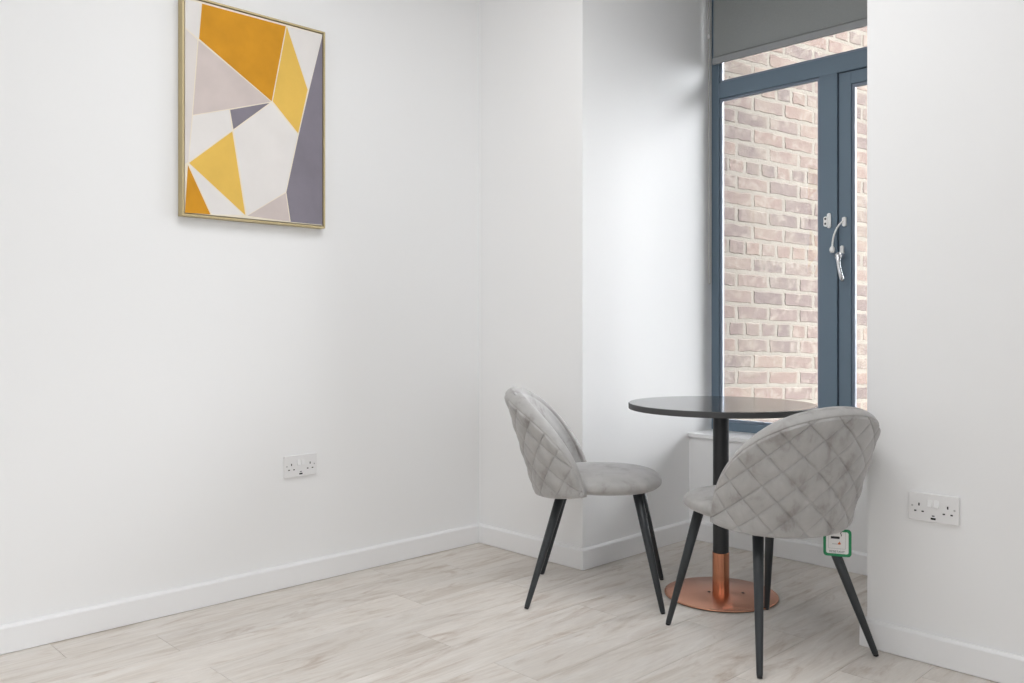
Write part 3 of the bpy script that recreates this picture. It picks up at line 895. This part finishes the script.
fl = prism([(-.004, -.003), (.004, -.003), (.0046, .0005), (.002, .005), (.0005, .0075), (-.001, .003), (-.004, .001)], .0012, .0015, Matrix.Translation((.0055, 0, -.0025)) @ Mv)
obj('flame_mark', fl, M_orange, tg)
cu = bpy.data.curves.new('lettering', 'FONT'); cu.body = 'RESISTANT'; cu.size = .0092; cu.align_x = 'CENTER'; cu.extrude = .0001
to = bpy.data.objects.new('lettering_curve', cu); COL.objects.link(to)
bpy.context.view_layer.update()
tme = bpy.data.meshes.new_from_object(to.evaluated_get(bpy.context.evaluated_depsgraph_get()))
bpy.data.objects.remove(to)
lt = link_mesh('lettering', tme, M_ink, tg); lt.rotation_euler = (PI / 2, 0, 0); lt.location = (-.001, -.0014, -.0315)
# string up to the leg above
up = Matrix.Rotation(-tg.rotation_euler.z, 3, 'Z')
legtop = Vector((1.588, -0.170, 0)) + fB * -.150 + lB * .142 + Vector((0, 0, .404)) - tc_
legtop = up @ legtop
obj('string', tube([(.0, -.0006, .036), (.0, .002, .046), tuple(legtop)], .0008, 6), M_string, tg)

# ------------------------------------------------------------------ camera
cam = bpy.data.cameras.new('camera'); co = bpy.data.objects.new('camera', cam); COL.objects.link(co)
co.location = CAM
co.rotation_euler = (PI / 2, 0, math.radians(45.853))
cam.sensor_width = 36.0; cam.lens = 36 * 858.35 / 1024; cam.shift_y = -14.33 / 1024
cam.clip_start = 0.05; cam.clip_end = 100
SC.camera = co

# ------------------------------------------------------------------ light
w = bpy.data.worlds.new('overcast_sky'); SC.world = w; w.use_nodes = True
nt = w.node_tree; nt.nodes.clear()
bg = nt.nodes.new('ShaderNodeBackground'); ou = nt.nodes.new('ShaderNodeOutputWorld')
# overcast sky, brighter where the sun stands behind the cloud beyond the window
SKY_BASE, SKY_PEAK, SKY_POW = 3.1, 34.0, 5.0
az, el = math.radians(41), math.radians(42)
sun_dir = (math.sin(az) * math.cos(el), math.cos(az) * math.cos(el), math.sin(el))
tcw = nt.nodes.new('ShaderNodeTexCoord')
dt = nt.nodes.new('ShaderNodeVectorMath'); dt.operation = 'DOT_PRODUCT'; dt.inputs[1].default_value = sun_dir
nt.links.new(tcw.outputs['Generated'], dt.inputs[0])
mxn = nt.nodes.new('ShaderNodeMath'); mxn.operation = 'MAXIMUM'; mxn.inputs[1].default_value = 0.0
nt.links.new(dt.outputs['Value'], mxn.inputs[0])
pw = nt.nodes.new('ShaderNodeMath'); pw.operation = 'POWER'; pw.inputs[1].default_value = SKY_POW
nt.links.new(mxn.outputs['Value'], pw.inputs[0])
ma = nt.nodes.new('ShaderNodeMath'); ma.operation = 'MULTIPLY_ADD'; ma.inputs[1].default_value = SKY_PEAK; ma.inputs[2].default_value = SKY_BASE
nt.links.new(pw.outputs['Value'], ma.inputs[0])
bg.inputs['Color'].default_value = (0.945, 0.97, 1.0, 1)
nt.links.new(ma.outputs['Value'], bg.inputs['Strength'])
nt.links.new(bg.outputs['Background'], ou.inputs['Surface'])

FILL_W = 25
def area(name, loc, rot, sx, sy, power, col=(1, 1, 1)):
    l = bpy.data.lights.new(name, 'AREA'); l.shape = 'RECTANGLE'; l.size = sx; l.size_y = sy; l.energy = power; l.color = col
    o = bpy.data.objects.new(name, l); COL.objects.link(o); o.location = loc; o.rotation_euler = rot
    return o
# added fill light: unseen panel at the ceiling to brighten floor and lower walls
lp = empty('added_fill_panel', (1.45, -1.25, CEIL)); tag(lp, 'square fill light panel added at the ceiling, out of view', 'fill light', kind='structure')
obj('fill_panel_frame', ring(1.26, 1.26, .02, .03, -.02, .012), M_trim, lp).rotation_euler = (-PI / 2, 0, 0)
pl_ = area('fill_lamp', (0, 0, -.012), (0, 0, 0), 1.2, 1.2, FILL_W, (.97, .985, 1.0)); pl_.parent = lp
for nm_, loc, rot, sx, sy in (('window_portal', ((RX0 + RX1) / 2, 1.10, 1.45), (-PI / 2, 0, 0), 1.2, 1.9),
                              ('right_window_portal', (XR + .19, (WRY0 + WRY1) / 2, (WZ0 + WZ1) / 2), (0, PI / 2, 0), WZ1 - WZ0, WRY1 - WRY0),
                              ('rear_window_portal', ((WBX0 + WBX1) / 2, YR - .19, (WZ0 + WZ1) / 2), (PI / 2, 0, 0), WBX1 - WBX0, WZ1 - WZ0)):
    po = area(nm_, loc, rot, sx, sy, 1)
    po.data.cycles.is_portal = True

vs = SC.view_settings
SC.display_settings.display_device = 'sRGB'
vs.view_transform = 'Standard'; vs.look = 'None'; vs.exposure = -0.15; vs.gamma = 1.0; vs.use_curve_mapping = False
SC.cycles.max_bounces = 12; SC.cycles.diffuse_bounces = 8; SC.cycles.transparent_max_bounces = 12
SC.cycles.caustics_reflective = False
